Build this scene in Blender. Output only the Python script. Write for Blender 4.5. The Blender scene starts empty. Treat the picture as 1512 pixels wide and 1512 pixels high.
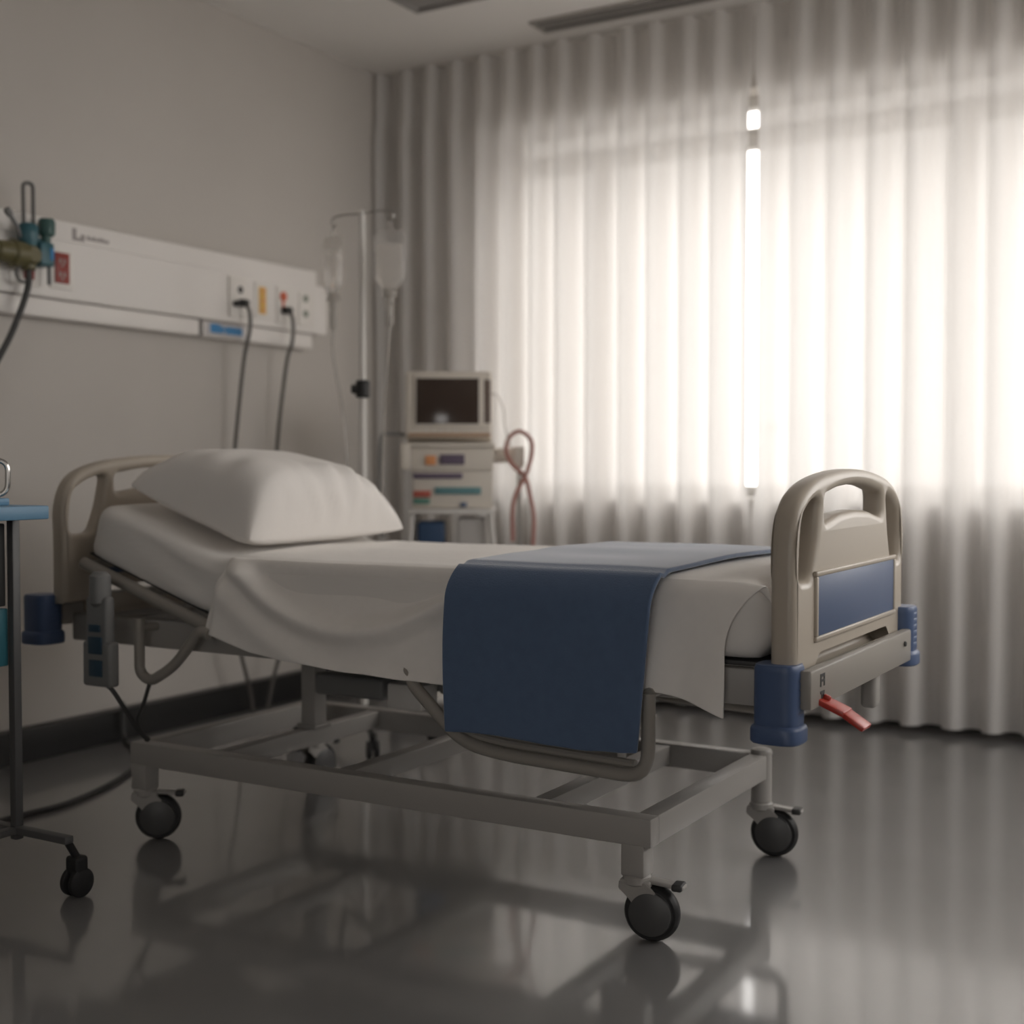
import bpy, bmesh, math, random
from mathutils import Vector, Matrix, noise
R = math.radians
random.seed(7)
scene = bpy.context.scene
COL = scene.collection
PI = math.pi

# ------------------------------------------------------------------ materials
def lin(c):
    return tuple(((v/255)/12.92 if v/255 <= .04045 else ((v/255+.055)/1.055)**2.4) for v in c)

def mat(name, rgb, rough=.5, metal=0., bump=0., bscale=80., var=0., vscale=6., spec=.5, sheen=0., stretch=(1,1,1), coat=0.):
    m = bpy.data.materials.new(name); m.use_nodes = True
    nt = m.node_tree; N = nt.nodes; L = nt.links
    b = N['Principled BSDF']
    b.inputs['Base Color'].default_value = (*rgb, 1)
    b.inputs['Roughness'].default_value = rough
    b.inputs['Metallic'].default_value = metal
    b.inputs['Specular IOR Level'].default_value = spec
    b.inputs['Sheen Weight'].default_value = sheen
    b.inputs['Coat Weight'].default_value = coat; b.inputs['Coat Roughness'].default_value = .08; b.inputs['Sheen Roughness'].default_value = .4
    tc = N.new('ShaderNodeTexCoord'); mp = N.new('ShaderNodeMapping')
    mp.inputs['Scale'].default_value = stretch
    L.new(tc.outputs['Object'], mp.inputs['Vector'])
    if var:
        n = N.new('ShaderNodeTexNoise'); n.inputs['Scale'].default_value = vscale; n.inputs['Detail'].default_value = 4
        L.new(mp.outputs[0], n.inputs['Vector'])
        r = N.new('ShaderNodeValToRGB')
        r.color_ramp.elements[0].position = .3; r.color_ramp.elements[1].position = .7
        r.color_ramp.elements[0].color = (*[c*(1-var) for c in rgb], 1)
        r.color_ramp.elements[1].color = (*[min(1, c*(1+var)) for c in rgb], 1)
        L.new(n.outputs['Fac'], r.inputs['Fac']); L.new(r.outputs['Color'], b.inputs['Base Color'])
    if bump:
        n = N.new('ShaderNodeTexNoise'); n.inputs['Scale'].default_value = bscale; n.inputs['Detail'].default_value = 3
        L.new(mp.outputs[0], n.inputs['Vector'])
        bp = N.new('ShaderNodeBump'); bp.inputs['Strength'].default_value = bump; bp.inputs['Distance'].default_value = .01
        L.new(n.outputs['Fac'], bp.inputs['Height']); L.new(bp.outputs['Normal'], b.inputs['Normal'])
    return m

M = dict(
    wall=mat('wall_paint', (.54, .51, .475), .75, bump=.04, bscale=160, var=.02, vscale=2),
    ceiling=mat('ceiling_paint', (.86, .84, .815), .85, bump=.03, bscale=120),
    floor=mat('vinyl_floor', (.20, .196, .195), .32, bump=.018, bscale=9, var=.06, vscale=3, spec=.9, coat=1.),
    skirting=mat('dark_skirting_vinyl', (.018, .018, .018), .45),
    linen=mat('white_cotton', (.86, .83, .795), .85, bump=.12, bscale=14, sheen=.15, var=.015, vscale=30),
    fitted=mat('white_fitted_cotton', (.80, .775, .745), .85, bump=.22, bscale=7, sheen=.15, stretch=(1, 1, 4)),
    pillow=mat('pillow_cotton', (.83, .80, .77), .85, bump=.10, bscale=16, sheen=.15),
    blanket=mat('navy_blanket_weave', (.085, .135, .235), .75, bump=.12, bscale=240, sheen=.6, var=.04, vscale=40),
    beige=mat('beige_moulded_plastic', (.44, .39, .325), .38, bump=.015, bscale=200),
    grey=mat('light_grey_powder_coat', (.36, .345, .325), .36, bump=.01, bscale=240),
    railgrey=mat('taupe_tube_paint', (.31, .29, .26), .35),
    blue=mat('blue_bumper_rubber', (.065, .105, .21), .42),
    inset=mat('blue_inset_laminate', (.095, .135, .235), .40),
    tyre=mat('black_rubber', (.014, .014, .015), .55),
    hub=mat('grey_wheel_plastic', (.085, .085, .085), .45),
    black=mat('black_plastic', (.012, .012, .012), .5),
    darkgap=mat('dark_steel', (.04, .04, .04), .5),
    chrome=mat('brushed_chrome', (.55, .54, .52), .22, 1.),
    steel=mat('satin_steel', (.45, .44, .42), .35, 1.),
    red=mat('red_plastic', (.42, .035, .02), .35),
    white=mat('white_plastic', (.70, .68, .65), .4),
    panel=mat('white_panel_enamel', (.82, .79, .76), .42),
    plate=mat('pale_socket_plate', (.80, .77, .73), .4),
    grille=mat('grey_slot', (.16, .155, .15), .6),
    greylabel=mat('grey_print', (.36, .33, .32), .6),
    redsock=mat('dark_red_socket', (.27, .035, .025), .45),
    orange=mat('orange_red_outlet', (.62, .13, .06), .5),
    yellow=mat('yellow_outlet', (.72, .44, .10), .5),
    greensock=mat('grey_green_outlet', (.22, .25, .20), .5),
    bluelab=mat('bright_blue_label', (.035, .23, .50), .5),
    teal=mat('teal_plastic', (.04, .13, .16), .35),
    olive=mat('olive_brass_valve', (.13, .115, .05), .4),
    cream=mat('cream_plastic', (.68, .63, .56), .45),
    screen=mat('dark_glass_screen', (.050, .034, .027), .15),
    purple=mat('purple_grey_strip', (.13, .10, .15), .5),
    tealstrip=mat('teal_strip', (.12, .26, .28), .5),
    redstrip=mat('red_strip', (.42, .10, .07), .5),
    greenstrip=mat('green_strip', (.10, .25, .20), .5),
    orangesq=mat('orange_square', (.70, .30, .12), .5),
    hose=mat('pink_rubber_hose', (.42, .20, .17), .45),
    navybox=mat('navy_storage_bin', (.03, .07, .15), .5),
    tealtray=mat('pale_blue_tray_top', (.12, .26, .40), .4),
    tealpanel=mat('teal_drawer_front', (.03, .14, .18), .45),
    cable=mat('charcoal_cable', (.05, .05, .05), .5),
    cordgrey=mat('grey_brown_cord', (.10, .092, .085), .5),
    button=mat('blue_button', (.03, .065, .10), .5),
    control=mat('grey_control_housing', (.20, .20, .198), .45),
    concrete=mat('exterior_wall_paint', (.5, .48, .45), .9),
    ground=mat('exterior_paving', (.16, .15, .14), .9, var=.1, vscale=.5),
    frame=mat('window_frame_enamel', (.55, .53, .50), .45),
)

def trans_mat(name, col, trans_fac, gloss=.15, rough=.08, spec_tint=(1, 1, 1)):
    """thin clear sheet: straight-through light plus a fresnel gloss and a little body colour"""
    m = bpy.data.materials.new(name); m.use_nodes = True
    nt = m.node_tree; N = nt.nodes; L = nt.links
    b = N['Principled BSDF']; b.inputs['Base Color'].default_value = (*col, 1); b.inputs['Roughness'].default_value = rough
    t = N.new('ShaderNodeBsdfTransparent'); t.inputs[0].default_value = (*spec_tint, 1)
    mx = N.new('ShaderNodeMixShader'); mx.inputs[0].default_value = 1-trans_fac
    L.new(t.outputs[0], mx.inputs[1]); L.new(b.outputs[0], mx.inputs[2])
    L.new(mx.outputs[0], N['Material Output'].inputs[0])
    return m
M['glass'] = trans_mat('window_glass', (.02, .02, .02), .92, rough=.02)
M['bag'] = trans_mat('clear_infusion_film', (.85, .84, .82), .78, rough=.10, spec_tint=(.97, .96, .95))
M['fluid'] = mat('clear_fluid', (.97, .96, .95), .03)
_fb = M['fluid'].node_tree.nodes['Principled BSDF']; _fb.inputs['Transmission Weight'].default_value = 1.; _fb.inputs['IOR'].default_value = 1.33
M['tubeclear'] = trans_mat('clear_tubing', (.55, .52, .48), .45, rough=.15)

def curtain_mat():
    m = bpy.data.materials.new('sheer_voile'); m.use_nodes = True
    nt = m.node_tree; N = nt.nodes; L = nt.links
    N.remove(N['Principled BSDF'])
    d = N.new('ShaderNodeBsdfDiffuse'); d.inputs[0].default_value = (.80, .785, .77, 1)
    t = N.new('ShaderNodeBsdfTranslucent'); t.inputs[0].default_value = (.87, .848, .825, 1)
    tr = N.new('ShaderNodeBsdfTransparent'); tr.inputs[0].default_value = (.97, .95, .93, 1)
    a = N.new('ShaderNodeMixShader'); a.inputs[0].default_value = .36
    b = N.new('ShaderNodeMixShader'); b.inputs[0].default_value = .022
    L.new(d.outputs[0], a.inputs[1]); L.new(t.outputs[0], a.inputs[2])
    L.new(a.outputs[0], b.inputs[1]); L.new(tr.outputs[0], b.inputs[2])
    # fine weave bump
    tc = N.new('ShaderNodeTexCoord'); n = N.new('ShaderNodeTexNoise'); n.inputs['Scale'].default_value = 300
    bp = N.new('ShaderNodeBump'); bp.inputs['Strength'].default_value = .05; bp.inputs['Distance'].default_value = .002
    L.new(tc.outputs['Object'], n.inputs['Vector']); L.new(n.outputs['Fac'], bp.inputs['Height'])
    L.new(bp.outputs[0], d.inputs['Normal']); L.new(bp.outputs[0], t.inputs['Normal'])
    L.new(b.outputs[0], N['Material Output'].inputs[0])
    return m
M['curtain'] = curtain_mat()

# ------------------------------------------------------------------ mesh helpers
def join(bm, tmp):
    me = bpy.data.meshes.new('tmp'); tmp.to_mesh(me); tmp.free(); bm.from_mesh(me); bpy.data.meshes.remove(me)

def box(bm, x0, x1, y0, y1, z0, z1, bev=.004, seg=2, mx=None):
    t = bmesh.new(); bmesh.ops.create_cube(t, size=1)
    for v in t.verts:
        v.co = Vector(((x0+x1)/2+v.co.x*(x1-x0), (y0+y1)/2+v.co.y*(y1-y0), (z0+z1)/2+v.co.z*(z1-z0)))
    if bev: bmesh.ops.bevel(t, geom=list(t.edges), offset=min(bev, .45*min(abs(x1-x0), abs(y1-y0), abs(z1-z0))), segments=seg, profile=.5, affect='EDGES')
    if mx: bmesh.ops.transform(t, matrix=mx, verts=t.verts)
    join(bm, t); return bm

def frames(pts, closed=False):
    n = len(pts); T = []
    for i in range(n):
        a = pts[i-1] if (i or closed) else pts[0]
        b = pts[(i+1) % n] if (i < n-1 or closed) else pts[-1]
        T.append((b-a).normalized())
    ref = Vector((0, 0, 1)) if abs(T[0].z) < .9 else Vector((1, 0, 0))
    u = (ref - T[0]*ref.dot(T[0])).normalized(); out = []
    for i in range(n):
        u = (u - T[i]*u.dot(T[i])).normalized(); out.append((u.copy(), T[i].cross(u)))
    return out

def fillet(pts, r, n=6, closed=False):
    pts = [Vector(p) for p in pts]; out = []; m = len(pts)
    for i, p in enumerate(pts):
        if not closed and i in (0, m-1): out.append(p); continue
        a = pts[i-1]-p; b = pts[(i+1) % m]-p
        d = min(r, a.length*.48, b.length*.48)
        A = p+a.normalized()*d; B = p+b.normalized()*d
        for k in range(n+1):
            t = k/n; out.append(A*(1-t)**2+p*2*t*(1-t)+B*t*t)
    return out

def smooth_path(pts, n=8):
    """catmull-rom through the points"""
    P = [Vector(p) for p in pts]; P = [P[0]*2-P[1]]+P+[P[-1]*2-P[-2]]; out = []
    for i in range(1, len(P)-2):
        for k in range(n):
            t = k/n; a, b, c, d = P[i-1:i+3]
            out.append(.5*((2*b)+(c-a)*t+(2*a-5*b+4*c-d)*t*t+(3*b-a-3*c+d)*t**3))
    out.append(P[-2]); return out

def tube(bm, pts, r, n=12, closed=False, flat=1., caps=True):
    pts = [Vector(p) for p in pts]; fr = frames(pts, closed); rings = []
    for i, (p, (u, v)) in enumerate(zip(pts, fr)):
        rr = r[i] if isinstance(r, (list, tuple)) else r
        rings.append([bm.verts.new(p+u*math.cos(2*PI*k/n)*rr+v*math.sin(2*PI*k/n)*rr*flat) for k in range(n)])
    m = len(rings)
    for i in range(m if closed else m-1):
        a, b = rings[i], rings[(i+1) % m]
        for k in range(n): bm.faces.new((a[k], a[(k+1) % n], b[(k+1) % n], b[k]))
    if caps and not closed:
        bm.faces.new(rings[0][::-1]); bm.faces.new(rings[-1])
    return bm

def cyl(bm, p0, p1, r0, r1=None, n=28, bev=.002):
    r1 = r0 if r1 is None else r1
    p0, p1 = Vector(p0), Vector(p1); d = p1-p0; L = d.length
    b = min(bev, L*.3, r0*.5, r1*.5)
    prof = [(0, 0), (r0-b, 0), (r0, b), (r1, L-b), (r1-b, L), (0, L)]
    return lathe(bm, prof, p0, d.normalized(), n)

def lathe(bm, prof, o, axis, n=28):
    axis = Vector(axis).normalized(); o = Vector(o)
    ref = Vector((0, 0, 1)) if abs(axis.z) < .9 else Vector((1, 0, 0))
    u = (ref-axis*ref.dot(axis)).normalized(); v = axis.cross(u); rings = []
    for (r, h) in prof:
        if r < 1e-6: rings.append([bm.verts.new(o+axis*h)])
        else: rings.append([bm.verts.new(o+axis*h+(u*math.cos(2*PI*k/n)+v*math.sin(2*PI*k/n))*r) for k in range(n)])
    for a, b in zip(rings, rings[1:]):
        if len(a) == 1 and len(b) == 1: continue
        for k in range(n):
            if len(a) == 1: bm.faces.new((a[0], b[k], b[(k+1) % n]))
            elif len(b) == 1: bm.faces.new((a[k], b[0], a[(k+1) % n]))
            else: bm.faces.new((a[k], a[(k+1) % n], b[(k+1) % n], b[k]))
    return bm

def board(outline, holes, thick, bev, mx, res=4):
    """flat outline with holes -> solid with rounded rims (local x,y = outline, z = thickness)"""
    cu = bpy.data.curves.new('board', 'CURVE'); cu.dimensions = '2D'; cu.fill_mode = 'BOTH'
    for poly in [outline]+holes:
        s = cu.splines.new('POLY'); s.points.add(len(poly)-1); s.use_cyclic_u = True
        for p, q in zip(s.points, poly): p.co = (q[0], q[1], 0, 1)
    cu.extrude = thick/2-bev; cu.bevel_depth = bev; cu.bevel_resolution = res; cu.offset = -bev
    o = bpy.data.objects.new('board', cu); COL.objects.link(o)
    dg = bpy.context.evaluated_depsgraph_get()
    me = bpy.data.meshes.new_from_object(o.evaluated_get(dg))
    bm = bmesh.new(); bm.from_mesh(me)
    bmesh.ops.remove_doubles(bm, verts=bm.verts, dist=1e-5)
    bmesh.ops.transform(bm, matrix=mx, verts=bm.verts)
    bpy.data.objects.remove(o); bpy.data.curves.remove(cu); bpy.data.meshes.remove(me)
    return bm

def grid(bm, nu, nv, f, closed_v=False):
    V = [[bm.verts.new(f(i/(nu-1), j/(nv if closed_v else nv-1))) for j in range(nv)] for i in range(nu)]
    for i in range(nu-1):
        for j in range(nv if closed_v else nv-1):
            bm.faces.new((V[i][j], V[i+1][j], V[i+1][(j+1) % nv], V[i][(j+1) % nv]))
    return V

ORIG = {}
def obj(name, bm, m, parent=None, ang=35, label=None):
    me = bpy.data.meshes.new(name)
    bmesh.ops.recalc_face_normals(bm, faces=bm.faces)
    o = bpy.data.objects.new(name, me); COL.objects.link(o)
    if parent is not None:
        o.parent = parent; ORIG[o.name] = ORIG[parent.name]
        for v in bm.verts: v.co -= ORIG[parent.name]
    else:
        ORIG[o.name] = Vector((0, 0, 0))
    bm.to_mesh(me); bm.free()
    me.materials.append(M[m] if isinstance(m, str) else m)
    for p in me.polygons: p.use_smooth = True
    if ang is not None: me.set_sharp_from_angle(angle=R(ang))
    if label: o['label'] = label
    return o
def tag(o, label, cat, group=None):
    o['label'] = label; o['category'] = cat
    if group: o['group'] = group
    return o
def thing(name, label, cat, loc, group=None):
    o = bpy.data.objects.new(name, None); COL.objects.link(o); o.location = loc; o.empty_display_size = .1
    ORIG[o.name] = Vector(loc)
    return tag(o, label, cat, group)
def struct(name, bm, m, parent=None, ang=35):
    o = obj(name, bm, m, parent, ang)
    if parent is None: o['kind'] = 'structure'
    return o
B = bmesh.new
def nz(x, y=0, z=0): return noise.noise(Vector((x, y, z)))

# ------------------------------------------------------------------ room
XW, XR, YB, YW, YO, ZC = -4.08, 1.5, -2.6, 5.64, 5.90, 3.12
struct('floor', box(B(), XW-.2, XR+.2, YB-.2, YO, -.1, 0, 0), 'floor')
struct('ceiling', box(B(), XW-.2, XR+.2, YB-.2, YO, ZC, ZC+.12, 0), 'ceiling')
struct('wall_left', box(B(), XW-.2, XW, YB, YO, 0, ZC, 0), 'wall')
RY0, RY1 = 2.9, 5.45
bm = B()
box(bm, XR, XR+.2, YB, RY0, 0, ZC, 0); box(bm, XR, XR+.2, RY1, YO, 0, ZC, 0)
box(bm, XR, XR+.2, RY0, RY1, 0, 1.45, 0); box(bm, XR, XR+.2, RY0, RY1, 3.06, ZC, 0)
struct('wall_right', bm, 'wall')
fill_win_right = bpy.data.objects.new('fill_window_right', None); COL.objects.link(fill_win_right); fill_win_right.location = (XR+.12, 4.175, 1.45); ORIG['fill_window_right'] = Vector(fill_win_right.location); fill_win_right['kind'] = 'structure'  # invented out-of-view window, added to brighten the bed and left wall
bm = B()
for (a, b, c, d) in ((RY0, RY1, 1.45, 1.5), (RY0, RY1, 3.01, 3.06), (RY0, RY0+.05, 1.5, 3.01), (RY1-.05, RY1, 1.5, 3.01), (4.145, 4.205, 1.5, 3.01)): box(bm, XR+.09, XR+.15, a, b, c, d, .003)
obj('window_frame', bm, 'frame', fill_win_right)
for a, b in ((RY0+.05, 4.145), (4.205, RY1-.05)): obj('pane', box(B(), XR+.117, XR+.123, a, b, 1.5, 3.01, 0), 'glass', fill_win_right)
bm = B(); QX0, QX1 = -.3, 1.2
box(bm, XW, QX0, YB-.2, YB, 0, ZC, 0); box(bm, QX1, XR, YB-.2, YB, 0, ZC, 0); box(bm, QX0, QX1, YB-.2, YB, 0, 1.0, 0); box(bm, QX0, QX1, YB-.2, YB, 2.4, ZC, 0)
struct('wall_back', bm, 'wall')
fill_win_back = bpy.data.objects.new('fill_window_back', None); COL.objects.link(fill_win_back); fill_win_back.location = (.45, YB-.12, 1.0); ORIG['fill_window_back'] = Vector(fill_win_back.location); fill_win_back['kind'] = 'structure'  # invented window behind the camera, added as fill for the near bed side
bm = B()
for (a, b, c, d) in ((QX0, QX1, 1.0, 1.05), (QX0, QX1, 2.35, 2.4), (QX0, QX0+.05, 1.05, 2.35), (QX1-.05, QX1, 1.05, 2.35)): box(bm, a, b, YB-.15, YB-.09, c, d, .003)
obj('window_frame', bm, 'frame', fill_win_back)
obj('pane', box(B(), QX0+.05, QX1-.05, YB-.123, YB-.117, 1.05, 2.35, 0), 'glass', fill_win_back)
WX0, WX1, WZ0, WZ1 = -3.45, 1.2, .965, 2.80
bm = B()
box(bm, XW, WX0, YW, YO, 0, ZC, 0); box(bm, WX1, XR, YW, YO, 0, ZC, 0)
box(bm, WX0, WX1, YW, YO, 0, WZ0, 0); box(bm, WX0, WX1, YW, YO, WZ1, ZC, 0)
struct('wall_window', bm, 'wall')
bm = B(); box(bm, XW, XW+.06, YB, YW, 0, .125, .004); struct('baseboard_left', bm, 'skirting')
bm = B(); box(bm, XW+.06, XR, YW-.014, YW, 0, .115, .004); struct('baseboard_window', bm, 'skirting')
# window: frame, transom, mullions, panes
win = bpy.data.objects.new('window_1', None); COL.objects.link(win); win.location = (-1, 5.82, WZ0); ORIG['window_1'] = Vector(win.location); win['kind'] = 'structure'
bm = B(); fy0, fy1 = 5.78, 5.85
box(bm, WX0, WX1, fy0, fy1, WZ0, WZ0+.05, .004); box(bm, WX0, WX1, fy0, fy1, WZ1-.05, WZ1, .004)
for x in (WX0+.025, WX1-.025): box(bm, x-.025, x+.025, fy0, fy1, WZ0+.05, WZ1-.05, .004)
obj('window_frame', bm, 'frame', win)
obj('transom', box(B(), WX0+.05, WX1-.05, fy0, fy1, 2.57, 2.66, .004), 'frame', win)
mull = [-2.92, -1.2, .3]
edges = [WX0+.05]+mull+[WX1-.05]
for x in mull: obj('mullion', box(B(), x-.045, x+.045, fy0, fy1, WZ0+.05, 2.57, .004), 'frame', win)
for a, b in zip(edges, edges[1:]):
    obj('pane', box(B(), a, b, 5.812, 5.818, WZ0+.05, 2.57, 0), 'glass', win)
obj('upper_pane', box(B(), WX0+.05, WX1-.05, 5.812, 5.818, 2.66, WZ1-.05, 0), 'glass', win)
obj('window_sill', box(B(), WX0-.03, WX1+.03, YW-.05, fy0, WZ0-.03, WZ0, .006), 'frame', win)
obj('casement_handle', tube(B(), fillet([(-2.06, fy0-.04, 1.28), (-1.94, fy0-.04, 1.28)], .01), .012), 'frame', win)

# ceiling fittings
v = thing('slot_diffuser', 'long grey slotted air vent in the ceiling beside the curtain', 'air vent', (-2, 5.28, ZC))
bm = B()
for (a, b, c, d) in ((-3.0, 1.215, 5.195, 5.215), (-3.0, 1.215, 5.265, 5.28), (-3.0, 1.215, 5.335, 5.355)): box(bm, a, b, c, d, ZC-.012, ZC, .003)
box(bm, -3.0, -2.985, 5.215, 5.335, ZC-.012, ZC, .003); box(bm, 1.2, 1.215, 5.215, 5.335, ZC-.012, ZC, .003)
obj('vent_frame', bm, mat('vent_paint', (.42, .40, .375), .5), v)
bm = B(); box(bm, -2.985, 1.2, 5.215, 5.335, ZC-.003, ZC-.001, 0); obj('vent_slot', bm, 'grille', v)
v = thing('ceiling_light', 'grey square ceiling light panel cut by the top edge, switched off', 'ceiling light', (-3.08, 4.5, ZC))
bm = B(); X0, X1, Y0, Y1 = -3.33, -2.73, 4.19, 4.79
for (a, b, c, d) in ((X0, X1, Y0, Y0+.03), (X0, X1, Y1-.03, Y1), (X0, X0+.03, Y0+.03, Y1-.03), (X1-.03, X1, Y0+.03, Y1-.03)): box(bm, a, b, c, d, ZC-.03, ZC, .004)
obj('light_frame', bm, mat('light_frame_paint', (.30, .29, .28), .5), v)
obj('diffuser', box(B(), X0+.03, X1-.03, Y0+.03, Y1-.03, ZC-.02, ZC-.002, .002), mat('frosted_diffuser', (.34, .33, .32), .6), v)

# ------------------------------------------------------------------ curtains
def curtain(x0, x1, pitch, yc, seed, label, meet):
    rnd = random.Random(seed); n = max(2, round((x1-x0)/pitch)); spp = 26
    om = R(76); xs = []; ys = []; x = y = 0.
    for k in range(n):
        w = om*(1+rnd.uniform(-.05, .04)); ln = 1+rnd.uniform(-.1, .1)
        for i in range(spp):
            u = 2*PI*(i+.5)/spp; a = w*math.sin(u)
            xs.append(x); ys.append(y)
            x += math.cos(a)*ln; y += math.sin(a)*ln
        y *= .3
    xs.append(x); ys.append(y)
    sc = (x1-x0)/x; my = (max(ys)+min(ys))/2
    amp = max(ys)-min(ys)
    P = [(x0+a*sc, (b-my)/amp*.115) for a, b in zip(xs, ys)]
    nz_ = 60; bm = B(); z0, z1 = .03, ZC-.005
    V = []
    for (a, b) in P:
        col = []
        for j in range(nz_):
            t = j/(nz_-1); z = z0+(z1-z0)*t
            # folds hang looser towards the floor, tighter under the track
            s = .62+.38*(1-t)**.5 if t > .9 else .9+.1*math.sin(t*3+a*2)
            wob = .010*nz(a*1.3, z*.55, seed)*(1-t)
            near = max(0, 1-abs(a-meet)/.12); shut = max(0, min(1, (z-2.70)/.12))+max(0, min(1, (1.02-z)/.12))
            a_ = a+near*shut*.026*(1 if meet > a else -1)
            col.append(bm.verts.new((a_+.012*nz(a*2.1, z*.4, seed+5)*(1-t), yc+b*s+wob, z+(.006*nz(a*9, 3, seed) if j == 0 else 0))))
        V.append(col)
    for i in range(len(V)-1):
        for j in range(nz_-1): bm.faces.new((V[i][j], V[i+1][j], V[i+1][j+1], V[i][j+1]))
    o = obj('curtain', bm, 'curtain', None, None)
    tag(o, label, 'curtain')
curtain(XW+.02, -2.045, .152, 5.505, 1, 'pleated sheer curtain left of the bright slit, behind the monitor cart', -2.022)
curtain(-2.0, -.35, .165, 5.505, 2, 'pleated sheer curtain right of the bright slit, behind the bed footboard', -2.022)
bm = B(); box(bm, XW+.01, XR-.01, 5.485, 5.515, ZC-.012, ZC, .003)
tag(obj('curtain_track', bm, 'white'), 'thin white curtain track along the ceiling above both curtains', 'curtain track')

# ------------------------------------------------------------------ hospital bed
BX0, BX1, BY0, BY1 = -3.2, -.93, 2.72, 3.60
bed = thing('hospital_bed', 'adjustable hospital bed on castors with beige end boards and blue corner bumpers', 'hospital bed', (-2.05, 3.15, 0))

def endboard(x, dz, name, face):
    """moulded end board in the y-z plane; face = +1 / -1 side that carries the blue inset"""
    c = (BY0+BY1)/2; zz = lambda z: z+dz
    def arc(pts, n=6): return [(p.x, p.y) for p in fillet([(a, b, 0) for a, b in pts], .09, n, True)]
    half = .455
    up = [(c-half, .64), (c-half, .90), (c-half+.012, .975), (c-half+.04, 1.022), (c-half+.09, 1.052), (c-.28, 1.075), (c-.14, 1.091), (c, 1.096)]
    right = [(2*c-a, b) for a, b in up[::-1][1:]]
    outline = [(a, zz(b)) for a, b in up+right]
    outline = outline[:1]+[(p.x, p.y) for p in smooth_path([(a, b, 0) for a, b in outline[1:-1]], 5)]+outline[-1:]
    def rnd(poly, r): return [(p.x, p.y) for p in fillet([(a, zz(b), 0) for a, b in poly], r, 6, True)]
    hand = rnd([(c-.245, .972), (c-.12, .992), (c, .997), (c+.12, .992), (c+.245, .972), (c+.245, 1.036), (c+.12, 1.054), (c, 1.060), (c-.12, 1.054), (c-.245, 1.036)], .022)
    s1 = rnd([(c-.426, .850), (c-.335, .850), (c-.300, .93), (c-.276, 1.036), (c-.345, 1.022), (c-.412, .985), (c-.428, .93)], .03)
    s2 = [(2*c-a, b) for a, b in s1[::-1]]
    low = rnd([(c-.30, .50), (c+.30, .50), (c+.30, .665), (c+.26, .70), (c-.26, .70), (c-.30, .665)], .02)
    low = rnd([(c-.34, .595), (c+.34, .595), (c+.34, .660), (c+.29, .703), (c-.29, .703), (c-.34, .660)], .018)
    mx = Matrix.Translation((x, 0, 0)) @ Matrix(((0, 0, 1, 0), (1, 0, 0, 0), (0, 1, 0, 0), (0, 0, 0, 1)))
    bm = board(outline, [hand, s1, s2, low], .058, .019, mx)
    fx = x+face*.029
    # raised picture-frame rim round the inset
    y0, y1, z0, z1 = c-.292, c+.352, zz(.722), zz(.856)
    y0, y1 = c-.31, c+.34
    for (a, b, e, f) in ((y0-.014, y1+.014, z1, z1+.012), (y0-.014, y1+.014, z0-.012, z0), (y0-.014, y0, z0, z1), (y1, y1+.014, z0, z1)):
        box(bm, min(fx-face*.004, fx+face*.007), max(fx-face*.004, fx+face*.007), a, b, e, f, .003)
    o = obj(name, bm, 'beige', bed, 50)
    obj('inset_panel', box(B(), min(fx-face*.002, fx+face*.0035), max(fx-face*.002, fx+face*.0035), y0, y1, z0, z1, .001), 'inset', o, label='blue inset panel')
    return o
endboard(-.931, 0, 'footboard', 1)
endboard(-3.215, .045, 'headboard', 1)

def bumper(x, y, z0, z1):
    bm = B(); h = z1-z0; hx, hy = .050, .047
    prof = [(0., 0), (1.08, 0), (1.15, .004), (1.15, .030), (1.10, .036), (.98, .040)]
    k = 6
    for i in range(k):
        a = .046+(h-.062)*i/k; b = .046+(h-.062)*(i+1)/k
        prof += [(.965, a), (1., a+.003), (1., b-.003), (.965, b)]
    prof += [(1., h-.008), (.93, h), (0., h)]
    n = 48; rings = []
    for (r, z) in prof:
        if r == 0: rings.append([bm.verts.new((x, y, z0+z))]); continue
        ring = []
        for q in range(n):
            t = 2*PI*q/n; c, sn = math.cos(t), math.sin(t)
            e = 3.2; m = (abs(c)**e+abs(sn)**e)**(-1/e)
            rr = 1. if (.9 < r < 1.05 and z > .042 and z < h-.01 and abs(c) < .93) else r   # the grooves only notch the sides
            ring.append(bm.verts.new((x+hx*rr*c*m, y+hy*rr*sn*m, z0+z)))
        rings.append(ring)
    for a, b in zip(rings, rings[1:]):
        for q in range(n):
            if len(a) == 1: bm.faces.new((a[0], b[q], b[(q+1) % n]))
            elif len(b) == 1: bm.faces.new((a[q], b[0], a[(q+1) % n]))
            else: bm.faces.new((a[q], a[(q+1) % n], b[(q+1) % n], b[q]))
    return obj('corner_bumper', bm, 'blue', bed, 40, 'blue corner bumper')
bumper(-.942, 2.722, .505, .675)
bumper(-.915, 3.61, .562, .722)
bumper(-3.275, 2.70, .562, .712)
bumper(-3.275, 3.62, .562, .712)

# foot crossbar on the outside of the footboard
bm = B(); box(bm, -.895, -.868, 2.715, 3.575, .578, .664, .006)
cb = obj('foot_crossbar', bm, 'railgrey', bed)
bm = B()   # small dark pictogram and screw heads
for (a, b, c_, d) in ((2.775, 2.782, .622, .650), (2.782, 2.800, .643, .650), (2.800, 2.806, .622, .650), (2.782, 2.800, .632, .637), (2.776, 2.804, .606, .612), (2.784, 2.79, .594, .606), (2.796, 2.802, .594, .606)):
    box(bm, -.869, -.8665, a, b, c_, d, 0)
obj('pictogram', bm, 'darkgap', cb)
bm = B(); cyl(bm, (-.869, 3.50, .632), (-.862, 3.50, .632), .007); obj('screw', bm, 'darkgap', cb)
obj('drainage_hook', box(B(), -.925, -.885, 3.285, 3.335, .49, .60, .012, 4), 'grey', bed)
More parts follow.
